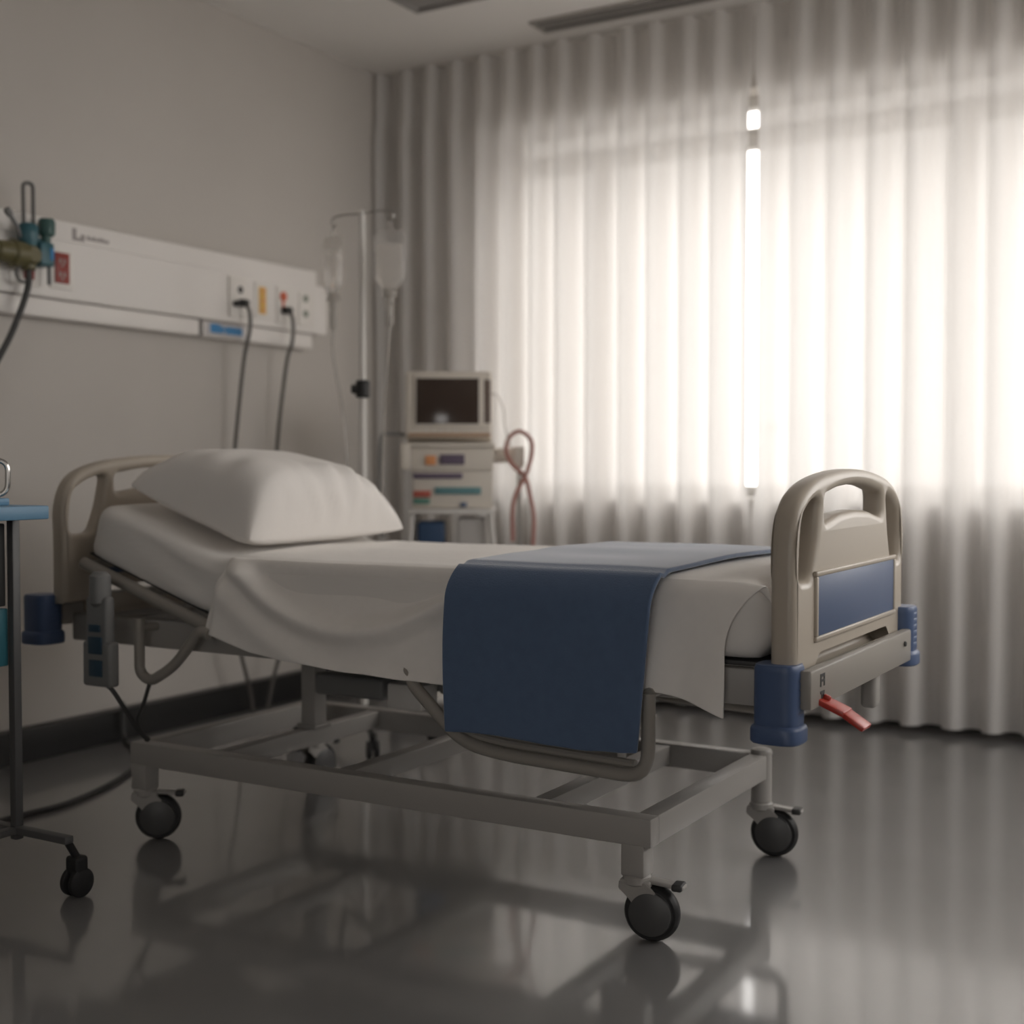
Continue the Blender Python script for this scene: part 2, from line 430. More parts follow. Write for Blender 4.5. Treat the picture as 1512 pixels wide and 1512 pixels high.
# red foot-release lever
bm = B(); mx = Matrix.Translation((-.86, 2.80, .585)) @ Matrix.Rotation(R(22), 4, 'Y')
box(bm, -.02, .05, -.034, .030, -.006, .007, .004, 2, mx); mx2 = mx @ Matrix.Translation((.046, 0, 0)) @ Matrix.Rotation(R(10), 4, 'Y')
box(bm, 0, .055, -.032, .028, -.007, .005, .004, 2, mx2)
box(bm, -.012, .004, -.006, .006, 0, .016, .003, 2, mx)
obj('release_lever', bm, 'red', bed, label='red release lever')
# head crossbar
obj('head_crossbar', box(B(), -3.27, -3.235, 2.74, 3.58, .615, .705, .006), 'grey', bed)

# platform frame
bm = B()
for y in (2.80, 3.53): box(bm, -3.24, -.955, y-.02, y+.02, .565, .648, .006)
for x in (-3.1, -2.4, -1.7, -1.02): box(bm, x-.02, x+.02, 2.82, 3.51, .575, .635, .004)
obj('platform_frame', bm, 'grey', bed)
bm = B()
box(bm, -2.62, -.968, 2.79, 3.56, .652, .664, .004); box(bm, -.968, -.962, 2.80, 3.52, .60, .725, .002)  # deck, plus an added dark plate standing in for shade behind the footboard cutout
obj('deck_and_shade_plate', bm, 'darkgap', bed)
# raised back section: slanted tube frame plus deck
sl = math.atan2(.147, .455); kx, kz = -2.655, .665
def back(x, n):   # point on/over the back section: distance along -x direction, n = offset along its normal
    return (kx-x*math.cos(sl)-n*math.sin(-sl)*-1, kz+x*math.sin(sl)+n*math.cos(sl))
def bk(d, n): return (kx-d*math.cos(sl)-0*n+n*math.sin(sl), kz+d*math.sin(sl)+n*math.cos(sl))
bm = B()
for y in (2.755, 3.585):
    a = bk(-.03, -.016); b = bk(.52, -.016)
    tube(bm, [(a[0], y, a[1]), (b[0], y, b[1])], .019, 12)
for d in (.02, .26, .5):
    a = bk(d, -.016); tube(bm, [(a[0], 2.755, a[1]), (a[0], 3.585, a[1])], .013, 10)
obj('backrest_frame', bm, 'railgrey', bed)
bm = B(); mx = Matrix.Translation((kx, 0, kz)) @ Matrix.Rotation(sl, 4, 'Y')
box(bm, -.53, 0, 2.78, 3.56, .006, .014, .003, 2, mx)
obj('backrest_deck', bm, 'darkgap', bed)

# side rails (folded down): foot pair and head pair
def loop_tube(pts, r, fr=.06):
    return tube(B(), fillet(pts, fr, 8), r, 14)
for y, name in ((2.712, 1), (3.66, 0)):
    sx_, sz_ = -.036, -.016
    bm = loop_tube([(-1.90, y+.02, .60), (-1.865, y, .562), (-1.715, y, .432), (-1.60, y, .416), (-1.212, y, .404), (-1.212, y, .60)], .0165, .065)
    tube(bm, fillet([(-1.77, y+.012, .49), (-1.70, y+.012, .452), (-1.60, y+.012, .44), (-1.25, y+.012, .43)], .05, 6), .011, 10)
    for x in (-1.212, -1.90): tube(bm, [(x, y+(.0 if x > -1.5 else .02), .60), (x, 2.79 if name else 3.54, .60)], .013, 10)
    bmesh.ops.translate(bm, vec=(sx_, 0, sz_), verts=bm.verts)
    obj('side_rail', bm, 'railgrey', bed)
    h0 = .60 if name else .60
    bm = loop_tube([(-2.60, y, .63), (-2.635, y, .64), (-2.735, y, .53), (-2.83, y, .478), (-2.875, y, .50), (-2.875, y, .66)], .0155, .06)
    for x, z in ((-2.60, .63), (-2.875, .63)): tube(bm, [(x, y, z), (x, 2.79 if name else 3.54, .63)], .012, 10)
    obj('side_rail', bm, 'railgrey', bed)

# lifting mechanism
for x in (-2.617, -1.572):
    bm = B(); box(bm, x-.028, x+.028, 3.16, 3.22, .285, .58, .006); box(bm, x-.037, x+.038, 3.15, 3.23, .285, .30, .004)
    obj('lift_column', bm, 'grey', bed)
bm = B(); box(bm, -2.56, -2.30, 3.12, 3.23, .405, .47, .012, 3); cyl(bm, (-2.32, 3.175, .44), (-1.72, 3.175, .52), .022)
cyl(bm, (-2.12, 3.175, .466), (-1.95, 3.175, .488), .032)
obj('lift_actuator', bm, 'control', bed)
bm = B(); box(bm, -2.24, -2.12, 3.06, 3.15, .40, .475, .008, 2); obj('motor_box', bm, 'white', bed)
# base frame
bm = B()
box(bm, -2.93, -1.245, 2.722, 2.772, .222, .290, .005)
box(bm, -2.93, -1.27, 3.505, 3.553, .222, .290, .005)
box(bm, -1.30, -1.247, 2.772, 3.505, .222, .290, .005)
box(bm, -2.93, -2.88, 2.772, 3.505, .222, .290, .005)
obj('base_frame', bm, 'grey', bed)
for x in (-1.565, -2.17, -2.62):
    obj('cross_member', box(B(), x-.024, x+.024, 2.772, 3.505, .232, .286, .004), 'grey', bed)

def castor(px, py, dirx, diry, sq):
    """post + swivel fork + wheel; (dirx,diry) = trailing direction of the wheel"""
    d = Vector((dirx, diry, 0)).normalized(); s = Vector((-d.y, d.x, 0)); wc = Vector((px, py, .067))+d*.038
    bm = B()
    if sq: box(bm, px-.030, px+.030, py-.028, py+.028, .150, .226, .005)
    else:
        cyl(bm, (px, py, .15), (px, py, .292), .029, n=28, bev=.004)
        lathe(bm, [(.0305, .288), (.031, .294), (.027, .301), (.015, .305), (0, .306)], (px, py, 0), (0, 0, 1))
    lathe(bm, [(0, .128), (.026, .128), (.033, .133), (.033, .148), (.029, .152), (0, .152)], (px, py, 0), (0, 0, 1))
    # fork cheeks: a hood narrowing into round bosses over the axle
    for sg in (-1, 1):
        T = Matrix.Translation(Vector((px, py, 0))) @ Matrix((( d.x, s.x, 0, 0), (d.y, s.y, 0, 0), (0, 0, 1, 0), (0, 0, 0, 1)))
        pr = [(-.036, .140), (.030, .140), (.052, .118), (.062, .067), (.038, .043), (.016, .062), (-.010, .100), (-.038, .120)]
        t = bmesh.new(); off = sg*.020
        a = [t.verts.new((x, off, z)) for x, z in pr]; b = [t.verts.new((x, off+sg*.006, z)) for x, z in pr]
        t.faces.new(a); t.faces.new(b[::-1])
        for i in range(len(pr)): t.faces.new((a[i], a[(i+1) % len(pr)], b[(i+1) % len(pr)], b[i]))
        bmesh.ops.bevel(t, geom=list(t.edges), offset=.002, segments=2, affect='EDGES')
        bmesh.ops.transform(t, matrix=T, verts=t.verts); join(bm, t)
    T = Matrix.Translation(Vector((px, py, 0))) @ Matrix(((d.x, s.x, 0, 0), (d.y, s.y, 0, 0), (0, 0, 1, 0), (0, 0, 0, 1)))
    box(bm, -.036, .040, -.025, .025, .126, .143, .006, 3, T)
    root = obj('castor', bm, 'grey', bed, 40)
    bm = B(); w = .0165
    lathe(bm, [(.053, -w), (.060, -w), (.0655, -w*.6), (.067, -w*.2), (.067, w*.2), (.0655, w*.6), (.060, w), (.053, w)], wc, s, 44)
    obj('tyre', bm, 'tyre', root, 40)
    bm = B(); lathe(bm, [(0, -w-.004), (.010, -w-.004), (.012, -w), (.042, -w-.001), (.0535, -w+.003), (.0535, w-.003), (.042, w+.001), (.012, w), (.010, w+.004), (0, w+.004)], wc, s, 44)
    lathe(bm, [(0, -w-.0105), (.048, -w-.0105), (.051, -w-.008), (.051, -w+.002)], wc, s, 44)
    lathe(bm, [(0, w+.0105), (.048, w+.0105), (.051, w+.008), (.051, w-.002)], wc, s, 44)
    obj('wheel_hub', bm, 'hub', root, 40)
    bm = B(); box(bm, .02, .105, -.017, .017, .138, .148, .004, 3, T @ Matrix.Translation((0, 0, .0)) @ Matrix.Rotation(R(5), 4, 'Y'))
    obj('brake_pedal', bm, 'grey', root)
    bm = B(); box(bm, .088, .114, -.022, .022, .126, .143, .006, 3, T); obj('pedal_tip', bm, 'darkgap', root)
castor(-1.292, 2.748, 1, .12, True)
castor(-1.272, 3.53, 1, .15, False)
castor(-2.895, 2.748, .8, .6, True)
castor(-2.905, 3.53, .15, 1, True)

# ------------------------------------------------------------------ mattress
MY0, MY1 = 2.765, 3.60
def ztop(y):   # crown of the bedding
    t = max(0, min(1, (y-MY0)/.45)); return .838+.040*(t*t*(3-2*t))
def prof_pt(s, d, lift, sc=1.):
    """closed cross-section in y, offset n; s in 0..1"""
    y0, y1 = MY0, MY1; th = .165; r = .035
    c = [(y0, 0), (y1, 0), (y1, th), (y0, th)]
    return c
bm = B()
cross = [(p.x, p.y) for p in fillet([(MY0, .0, 0), (MY1, .0, 0), (MY1, .172, 0), (MY0+.42, .176, 0), (MY0, .166, 0)], .045, 7, True)]
cross2 = []
for (a, b), (c, d) in zip(cross, cross[1:]+cross[:1]):   # densify
    L_ = math.hypot(c-a, d-b); k = max(1, int(L_/.02))
    cross2 += [(a+(c-a)*i/k, b+(d-b)*i/k) for i in range(k)]
st = []
N_ = 64; Lflat = 1.675; Lback = .54
rings = []
for i in range(N_+1):
    q = -Lback+(Lback+Lflat)*i/N_     # arclength from knee, +x positive
    # smooth bend
    w = .10
    if q > w: px, pz, an = kx+q, kz, 0.
    elif q < -w:
        px, pz = bk(-q, 0); an = sl
    else:
        t = (q+w)/(2*w); A = Vector((*bk(w, 0), 0)); Bv = Vector((kx, kz, 0)); Cv = Vector((kx+w, kz, 0))
        p = A*(1-t)**2+Bv*2*t*(1-t)+Cv*t*t; px, pz = p.x, p.y; an = sl*(1-t)
    e = min(q+Lback, Lflat-q); ins = .045*(1-math.sqrt(max(0, 1-(1-min(1, e/.05))**2)))
    ring = []
    for (y, n) in cross2:
        yc, nc = (MY0+MY1)/2, .085
        y2 = yc+(y-yc)*(1-ins/.42); n2 = nc+(n-nc)*(1-ins/.085)
        side = y < MY0+.02 or y > MY1-.02
        wr = .004*nz(q*2.5, n*22, 3)*(1 if side else .35) + (.006*math.sin((n*60+q*9))*math.exp(-((q+.16)/.2)**2) if (y < MY0+.02 and .02 < n < .14) else 0)
        y2 += -wr if y < yc else wr
        n2 += .004*nz(q*3, y*3, 8) if n > .1 else 0
        ring.append(bm.verts.new((px+n2*math.sin(an), y2, pz+.004+n2*math.cos(an))))
    rings.append(ring)
for a, b in zip(rings, rings[1:]):
    k = len(a)
    for j in range(k): bm.faces.new((a[j], a[(j+1) % k], b[(j+1) % k], b[j]))
bm.faces.new(rings[0][::-1]); bm.faces.new(rings[-1])
tag(obj('mattress', bm, 'fitted', None, 60), 'white mattress in a fitted sheet with its head end raised, on the bed frame', 'mattress')

# ------------------------------------------------------------------ top sheet
def topz(x, y):
    """upper surface of the mattress at x,y"""
    t = max(0, min(1, (y-MY0)/.42)); n = .166+.010*t
    if y > MY0+.42: n = .176-.004*(y-MY0-.42)/.4
    base = kz+.004+n
    q = x-kx
    if q < .13:
        k = max(0, (.13-q)); base += .33*max(0, -q-.02)+ (.05*(k/.25)**2 if q > -.12 else .05)
    return base
SX0, SX1 = -2.575, -1.085
def sheet(u, v):
    # u: along x, v: 0 near hem -> 1 far hem
    top0, top1 = .40, .74
    x = SX0+(SX1-SX0)*u
    xe = SX0+(-.982-SX0)*u
    hem = .606-.040*math.sin(PI*min(1, u*1.15))-.02*u+.006*nz(u*9, 0, 1)
    if u < .1: hem += .03*(1-u/.1)
    if u > .88: hem -= .045*((u-.88)/.12)**1.5
    zt = topz(x, MY0+.03)+.008
    if v <= top0:                     # near drape
        t = v/top0                    # 0 hem, 1 edge
        z = hem+(zt-hem)*t
        y = 2.745+.02*t
        out = .020*(1-t)**.8
        # swag folds
        def ridge(xc, hw, depth, width, amp):
            zr = zt-.012-depth*(1-((x-xc)/hw)**2)
            if abs(x-xc) > hw*1.05: return 0
            dz = z-zr
            if dz > 0: return amp*math.exp(-(dz/width)**2)-amp*.35*(1-math.exp(-(dz/width)**2))*min(1, (zt-z)/.05)
            return amp*(.3+.7*math.exp(-(dz/(width*1.3))**2))
        a = ridge(-2.13, .405, .165, .026, .042)
        a += .6*ridge(-2.02, .62, .30, .03, .030)
        b = .014*math.exp(-((x+2.50+.10*(1-t))/.035)**2)*(1-.4*t)
        c = .010*math.sin(9*x+3*z*4)*(1-t)*.6+.012*nz(x*3.2, z*3, 4)*(1-t)
        # right-hand corner folds fanning from the top
        e = .016*math.sin((x+1.09)*26+(.8-z)*7)*max(0, min(1, (x+1.27)/.1))*(1-t)*min(1, 3*(1-t))
        y -= out+a*min(1, (1-t)*6)+b*min(1, (1-t)*5)+c+e
        if t > .86:
            k = (t-.86)/.14; y += .018*k*k; 
        x += -.045*(1-t)*max(0, 1-u*5)+.02*(1-t)*max(0, (u-.9)/.1)
        k = max(0, (t-.45)/.55); x += (xe-x)*k**2.2
        return Vector((x, y, z))
    if v >= top1:
        t = (v-top1)/(1-top1)
        x = xe; zt2 = topz(x, MY1-.03)+.008
        return Vector((x, MY1+.004+.02*t**.6+.012*math.sin(x*14)*t, zt2-(zt2-.60)*t))
    t = (v-top0)/(top1-top0); y = MY0+.008+(MY1-MY0-.012)*t
    e = min(t, 1-t); x = xe
    z = topz(x, y)+.0085-.05*max(0, (u-.955)/.045)**2-.012*max(0, 1-e/.03)**2+.004*nz(x*2.5, y*3, 6)+.003*math.sin(x*5+y*3)*min(1, e*8)
    return Vector((x, y, z))
bm = B(); grid(bm, 150, 110, sheet)
o = tag(obj('top_sheet', bm, 'linen', None, None), 'white top sheet spread over the mattress, draping in swags over the near side', 'bed sheet')
md = o.modifiers.new('thickness', 'SOLIDIFY'); md.thickness = .004; md.offset = 1
md = o.modifiers.new('smooth', 'SUBSURF'); md.levels = 1; md.render_levels = 1

# ------------------------------------------------------------------ blue blanket
def blanket(u, v):
    top0, top1 = .42, .78
    xe0 = -1.775; xe1 = -1.222
    x = xe0+(xe1-xe0)*u
    zt = topz(x, MY0+.03)+.020
    if v <= top0:
        t = v/top0; hem = .452+.006*math.sin(u*7)+.004*nz(u*6, 2, 1)
        z = hem+(zt-hem)*t
        y = 2.662+.022*t-.006*nz(x*4, z*3, 9)-.008*math.sin(u*5+1)*(1-t)
        if t > .80:
            k = (t-.80)/.20; y += .055*k**2.2
            z -= 0
        x += (-.030*(1-u)*(0) - .028*u*(1-t)) + .012*(1-u)*(1-t) - .01*math.sin((1-t)*3)*(1-u)
        return Vector((x, y, z))
    if v >= top1:
        t = (v-top1)/(1-top1); zt2 = topz(x, MY1-.03)+.02
        return Vector((x, MY1+.02+.03*t**.6, zt2-(zt2-.52)*t))
    t = (v-top0)/(top1-top0); y = 2.741+(MY1+.018-2.741)*t; e = min(t, 1-t)
    z = topz(x, max(MY0, y))+.021-.014*max(0, 1-e/.045)**2+.0025*nz(x*4, y*5, 3)+.002*math.sin(y*18)*math.exp(-((u-.5)/.3)**2)
    return Vector((x, y, z))
bm = B(); grid(bm, 60, 110, blanket)
o = tag(obj('blanket', bm, 'blanket', None, None), 'folded navy blue blanket laid across the foot of the bed', 'blanket')
md = o.modifiers.new('thickness', 'SOLIDIFY'); md.thickness = .012; md.offset = 1
md = o.modifiers.new('round', 'BEVEL'); md.width = .005; md.segments = 3; md.limit_method = 'ANGLE'; md.angle_limit = R(60)

# ------------------------------------------------------------------ pillow
def pillow_mesh():
    bm = B(); n = 56; Lh, Wh, T = .40, .265, .185
    def f(a, b, sg):
        # a along length (-1..1), b along width
        pinch = 1-.07*(1-abs(b)**2)*abs(a)**6
        pinch2 = 1-.06*(1-abs(a)**2)*abs(b)**6
        ha = max(0, 1-abs(a)**7)**.5 if a < 0 else max(0, 1-a**2.0)**.75
        h = ha*(max(0, 1-abs(b)**6)**.5 if b < 0 else max(0, 1-b**2.2)**.6)
        fat = 1-.16*b-.05*a; rc = 1-.05*(a*b)**8; pinch *= rc; pinch2 *= rc
        z = sg*T*h*fat if sg > 0 else -.045*h
        wr = 0
        if sg > 0:
            # gathers running in from the front long edge and the near short edge
            fr = math.exp(-((b+.80)/.26)**2)
            wr += .0125*fr*math.sin(a*21+2.2*nz(a*3, b*2, 2)+b*5)*max(0, 1-((a-.12)/.62)**2)
            wr += .004*math.exp(-((a+.8)/.2)**2)*math.sin(b*13+1)
            wr += .005*nz(a*2.2, b*2.2, 5)
        cr = 0
        if sg > 0 and b < 0:
            cr = .010*math.exp(-((b+1.0)/.22)**2)*h*(math.sin(a*26+3*nz(a*3, z*8, 2)+z*18)*max(0, 1-((a-.15)/.6)**2)+.5*nz(a*7, z*10, 4))
        return Vector((b*Wh*pinch2-cr, a*Lh*pinch, z+wr*h*1.3))
    for sg in (1, -1):
        def g(u, v): 
            a = math.sin((u*2-1)*PI/2); b = math.sin((v*2-1)*PI/2)
            return f(a, b, sg)
        grid(bm, n, n, g)
    bmesh.ops.remove_doubles(bm, verts=bm.verts, dist=1e-4)
    return bm
bm = pillow_mesh()
# local -x = front (towards the foot) after the flip; lean it on the raised back section
mx = Matrix.Translation((-2.815, 3.235, .970)) @ Matrix.Rotation(R(0), 4, 'Z') @ Matrix.Rotation(R(18), 4, 'Y') @ Matrix.Scale(-1, 4, (1, 0, 0))
bmesh.ops.transform(bm, matrix=mx, verts=bm.verts)
tag(obj('pillow', bm, 'pillow', None, None), 'plump white pillow leaning on the raised head end of the bed', 'pillow')

# ------------------------------------------------------------------ hand control hanging at the head of the bed
hc = thing('hand_control', 'grey bed hand control with blue buttons hanging from the near side of the bed head', 'remote control', (-2.93, 2.62, .47))
hm = Matrix.Translation((.042, 0, 0))
bm = B(); box(bm, -3.018, -2.928, 2.60, 2.635, .50, .73, .012, 3); cyl(bm, (-2.973, 2.618, .70), (-2.973, 2.618, .80), .032, .030, bev=.012)
box(bm, -3.03, -2.915, 2.598, 2.637, .47, .60, .010, 3)
bmesh.ops.transform(bm, matrix=hm, verts=bm.verts)
obj('housing', bm, 'control', hc)
for (x0, x1, z0, z1) in ((-2.99, -2.96, .715, .75), (-2.997, -2.952, .628, .65), (-3.0, -2.945, .565, .615), (-2.998, -2.945, .50, .548)):
    obj('button', box(B(), x0, x1, 2.593, 2.6, z0, z1, .004, 2, hm), 'button', hc, label='dark blue button')
bm = B(); tube(bm, smooth_path([(-2.93, 2.62, .48), (-2.90, 2.63, .46), (-2.88, 2.66, .40), (-2.87, 2.70, .335), (-2.86, 2.73, .30)]), .007, 8)
tube(bm, smooth_path([(-2.83, 2.708, .475), (-2.845, 2.70, .42), (-2.866, 2.695, .36), (-2.862, 2.725, .30)]), .006, 8)
obj('coiled_cord', bm, 'cable', hc)
tag(obj('mains_cable', tube(B(), smooth_path([(-3.42, 2.40, .009), (-3.405, 2.60, .009), (-3.40, 2.72, .009), (-3.396, 2.889, .009), (-3.48, 3.149, .009), (-3.63, 3.419, .009), (-3.80, 3.56, .009), (-3.97, 3.66, .02), (-4.0, 3.68, .16)], 10), .009, 8), 'cable'),
    'dark mains cable curving over the floor between the trolley and the bed head', 'cable')

# ------------------------------------------------------------------ wall service panel
XP = -4.0
wp = thing('wall_service_panel', 'long white bed-head service panel on the left wall above the bed', 'service panel', (XW, 3.8, 1.7))
bm = B()
box(bm, XW, XP, 2.3, 4.915, 1.735, 2.033, .008, 3); box(bm, XW, XP+.001, 4.90, 4.99, 1.735, 1.965, .006, 2)
box(bm, XP-.003, XP+.004, 2.3, 4.90, 1.955, 1.962, .002)
obj('housing', bm, 'panel', wp)
bm = B(); box(bm, XW, XP-.012, 2.3, 4.14, 1.662, 1.731, .006, 2); box(bm, XW, XP-.012, 4.165, 4.895, 1.662, 1.731, .006, 2)
lr = obj('lower_rail', bm, 'panel', wp)
obj('rail_joint', box(B(), XW, XP-.02, 4.14, 4.165, 1.664, 1.729, .002), 'grille', wp, label='dark gap in the lower rail')
# makers mark: grey emblem and a short line of small print
bm = B(); x0 = XP
def mark(a, b, c, d): box(bm, XP-.001, XP+.0015, a, b, c, d, 0)
mark(3.455, 3.474, 1.966, 2.012); mark(3.474, 3.512, 1.966, 1.978); mark(3.495, 3.515, 1.978, 1.992)
xx = 3.525
for w in (.012, .010, .014, .009, .012, .012, .010, .009):
    mark(xx, xx+w, 1.976, 1.992 if w > .0105 else 1.988); xx += w+.003
obj('makers_mark', bm, 'greylabel', wp)
# blue label on the lower rail, with pale broken lettering
lb = obj('label_strip', box(B(), XP-.012, XP-.0095, 4.175, 4.43, 1.668, 1.727, .001), mat('pale_label', (.52, .50, .50), .5), wp)
bm = B()
for a, b in ((4.205, 4.262), (4.266, 4.284), (4.300, 4.322), (4.326, 4.35), (4.354, 4.378), (4.382, 4.402)): box(bm, XP-.010, XP-.0080, a, b, 1.682, 1.722 if a < 4.26 else 1.716, 0)
box(bm, XP-.010, XP-.0082, 4.203, 4.404, 1.692, 1.706, 0)
obj('lettering', bm, 'bluelab', lb)

def splate(y0, y1, z0, z1, m='plate', dx=.008):
    return obj('socket_plate', box(B(), XP-.001, XP+dx, y0, y1, z0, z1, .003), m, wp)
# red twin socket
p = splate(3.343, 3.452, 1.772, 1.918)
bm = B(); box(bm, XP+.007, XP+.014, 3.362, 3.430, 1.793, 1.908, .004); s_ = obj('socket_face', bm, 'redsock', p, label='dark red socket face')
bm = B()
for z in (1.826, 1.876):
    for dy in (-.010, .010): box(bm, XP+.0138, XP+.0145, 3.396+dy-.004, 3.396+dy+.004, z-.009, z+.009, 0)
    cyl(bm, (XP+.0138, 3.396, z-.016), (XP+.0146, 3.396, z-.016), .005, n=12, bev=0)
obj('socket_hole', bm, 'greylabel', p)
# plate with small red socket under the regulator
p = splate(3.165, 3.295, 1.768, 1.842)
bm = B(); box(bm, XP+.007, XP+.016, 3.222, 3.268, 1.790, 1.828, .004); obj('socket_face', bm, 'redsock', p, label='small dark red socket face')
# white socket, yellow outlet, red outlet, twin green outlet
p = splate(4.305, 4.425, 1.760, 1.936, 'plate', .012)
bm = B(); cyl(bm, (XP+.011, 4.371, 1.882), (XP+.0135, 4.371, 1.882), .017, n=20, bev=.001); obj('socket_hole', bm, 'darkgap', p)
p = splate(4.470, 4.582, 1.770, 1.934)
bm = B(); box(bm, XP+.007, XP+.013, 4.494, 4.540, 1.790, 1.912, .006); obj('outlet_strip', bm, 'yellow', p, label='yellow outlet strip')
bm = B()
for z in (1.808, 1.85, 1.892): box(bm, XP+.0128, XP+.0136, 4.509, 4.526, z-.010, z+.010, .002)
obj('outlet_hole', bm, 'orangesq', p)
p = splate(4.617, 4.733, 1.764, 1.930)
bm = B(); cyl(bm, (XP+.007, 4.66, 1.885), (XP+.016, 4.66, 1.885), .022, n=24); box(bm, XP+.007, XP+.011, 4.652, 4.668, 1.835, 1.868, .002); obj('outlet_button', bm, 'orange', p, label='orange red outlet button')
p = splate(4.775, 4.880, 1.764, 1.922)
for z in (1.893, 1.822):
    bm = B(); cyl(bm, (XP+.007, 4.82, z), (XP+.012, 4.82, z), .017, n=20, bev=.001); obj('outlet_hole', bm, 'greensock', p)

# two dark plugs with cables hanging behind the bed
def cord(name, label, y, z, pts, wing):
    t = thing(name, label, 'cable', (XP, y, z))
    bm = B()
    box(bm, XP+.012, XP+.050, y-.022, y+.022, z-.016, z+.016, .008, 3)
    if wing: box(bm, XP+.012, XP+.040, y-.052, y-.015, z-.018, z+.006, .006, 2)
    obj('plug', bm, 'black', t)
    obj('cord', tube(B(), smooth_path(pts, 8), .0085, 8), 'cordgrey', t)
cord('power_cord', 'dark cord with plug hanging from the white socket left of the yellow outlet', 4.372, 1.823,
     [(XP+.045, 4.372, 1.815), (XP+.062, 4.374, 1.78), (XP+.058, 4.378, 1.70), (XP+.03, 4.368, 1.56), (XP-.01, 4.352, 1.18), (XP-.03, 4.32, .8), (XP+.05, 4.29, .40), (XP+.06, 4.31, .27), (XP+.05, 4.37, .12), (XP+.04, 4.40, .01)], True)
cord('power_cord', 'dark cord with plug hanging below the orange red outlet button', 4.663, 1.820,
     [(XP+.045, 4.665, 1.812), (XP+.060, 4.668, 1.77), (XP+.055, 4.668, 1.68), (XP+.03, 4.652, 1.56), (XP-.01, 4.632, 1.18), (XP-.03, 4.64, .8), (XP+.05, 4.62, .36), (XP+.06, 4.56, .24), (XP+.05, 4.52, .12), (XP+.04, 4.5, .01)], False)

# gas regulators at the left end of the panel
XG = XP+.055
g = thing('suction_regulator', 'olive valve with a tall grey tube loop at the left end of the wall panel', 'gas regulator', (XP, 3.21, 1.80))
bm = B(); cyl(bm, (XP, 3.205, 1.868), (XG+.04, 3.205, 1.868), .033, bev=.006); cyl(bm, (XG, 3.12, 1.868), (XG, 3.20, 1.868), .050, .044, bev=.012)
cyl(bm, (XG+.005, 3.06, 1.868), (XG+.005, 3.125, 1.868), .036, .042, bev=.008)
cyl(bm, (XG, 3.205, 1.815), (XG, 3.205, 1.925), .028, bev=.004)
obj('valve_body', bm, 'olive', g)
bm = B(); lathe(bm, [(0, 0), (.028, 0), (.031, .01), (.036, .035), (.036, .07), (.028, .082), (0, .082)], (XG, 3.207, 1.90), (0, 0, 1)); obj('collar', bm, 'teal', g, label='dark teal collar')
bm = tube(B(), fillet([(XG, 3.189, 1.975), (XG, 3.187, 2.128), (XG, 3.231, 2.132), (XG, 3.231, 1.975)], .024, 6), .0075, 10); obj('tube_loop', bm, 'grille', g)
bm = tube(B(), smooth_path([(XG, 3.175, 1.93), (XG+.01, 3.15, 1.965), (XG+.015, 3.115, 2.005)]), .007, 8); lathe(bm, [(0, -.015), (.012, -.012), (.015, 0), (.012, .014), (0, .018)], (XG+.015, 3.112, 2.008), (0, -1, 1), 14); obj('lever', bm, 'control', g)
bm = tube(B(), smooth_path([(XG, 3.17, 1.83), (XG, 3.155, 1.80), (XG, 3.165, 1.775), (XG, 3.19, 1.77)]), .006, 8); obj('drain_tube', bm, 'grille', g)
bm = tube(B(), smooth_path([(XG, 3.207, 1.83), (XG, 3.207, 1.77), (XG, 3.185, 1.70), (XG, 3.13, 1.58), (XG, 3.07, 1.48), (XG, 3.0, 1.36), (XG, 2.93, 1.15), (XG, 2.90, .8), (XG, 2.88, .4), (XG+.02, 2.84, .06), (XG+.06, 2.76, .012), (XG+.1, 2.62, .012)]), .0115, 8); obj('hose', bm, 'cable', g, label='charcoal hose')
g = thing('oxygen_flowmeter', 'teal plastic flowmeter beside the red socket on the wall panel', 'flowmeter', (XP, 3.29, 1.84))
def _sh(b): bmesh.ops.translate(b, vec=(0, -.030, 0), verts=b.verts)
bm = B(); box(bm, XP, XG+.02, 3.276, 3.340, 1.838, 1.925, .008, 3); box(bm, XP+.01, XG, 3.262, 3.30, 1.855, 1.94, .008, 3); _sh(bm); obj('valve_body', bm, 'teal', g)
bm = B(); cyl(bm, (XG, 3.315, 1.920), (XG, 3.318, 1.955), .018, bev=.003); lathe(bm, [(0, 0), (.024, 0), (.030, .008), (.031, .05), (.026, .062), (0, .064)], (XG, 3.320, 1.950), (0, 0, 1)); _sh(bm); obj('knob', bm, mat('green_knob', (.05, .115, .105), .4), g)
bm = B(); box(bm, XG+.019, XG+.023, 3.318, 3.334, 1.862, 1.905, .002); _sh(bm); obj('scale', bm, 'bluelab', g)
bm = B(); cyl(bm, (XG-.01, 3.338, 1.775), (XG-.01, 3.338, 1.842), .008); _sh(bm); obj('outlet_tube', bm, 'control', g)

# ------------------------------------------------------------------ infusion stand with two bags
IX, IY = -3.165, 4.17
iv = thing('infusion_stand', 'tall thin metal infusion stand behind the pillow near the corner', 'infusion stand', (IX, IY, 0))
bm = B(); cyl(bm, (IX, IY, .14), (IX, IY, 1.40), .0155); cyl(bm, (IX, IY, 1.38), (IX, IY, 2.115), .0125, bev=.004)
obj('pole', bm, 'white', iv)
bm = B(); cyl(bm, (IX, IY, 1.375), (IX, IY, 1.445), .028, bev=.006); cyl(bm, (IX, IY, 1.41), (IX-.035, IY-.03, 1.41), .018, bev=.004); obj('height_clamp', bm, 'black', iv, label='black height clamp')
bm = B()
for sx in (-1, 1):
    tube(bm, smooth_path([(IX, IY, 2.10), (IX+sx*.07, IY, 2.105), (IX+sx*.135, IY, 2.10), (IX+sx*.152, IY, 2.082), (IX+sx*.143, IY, 2.062), (IX+sx*.128, IY, 2.07)], 6), .004, 8)
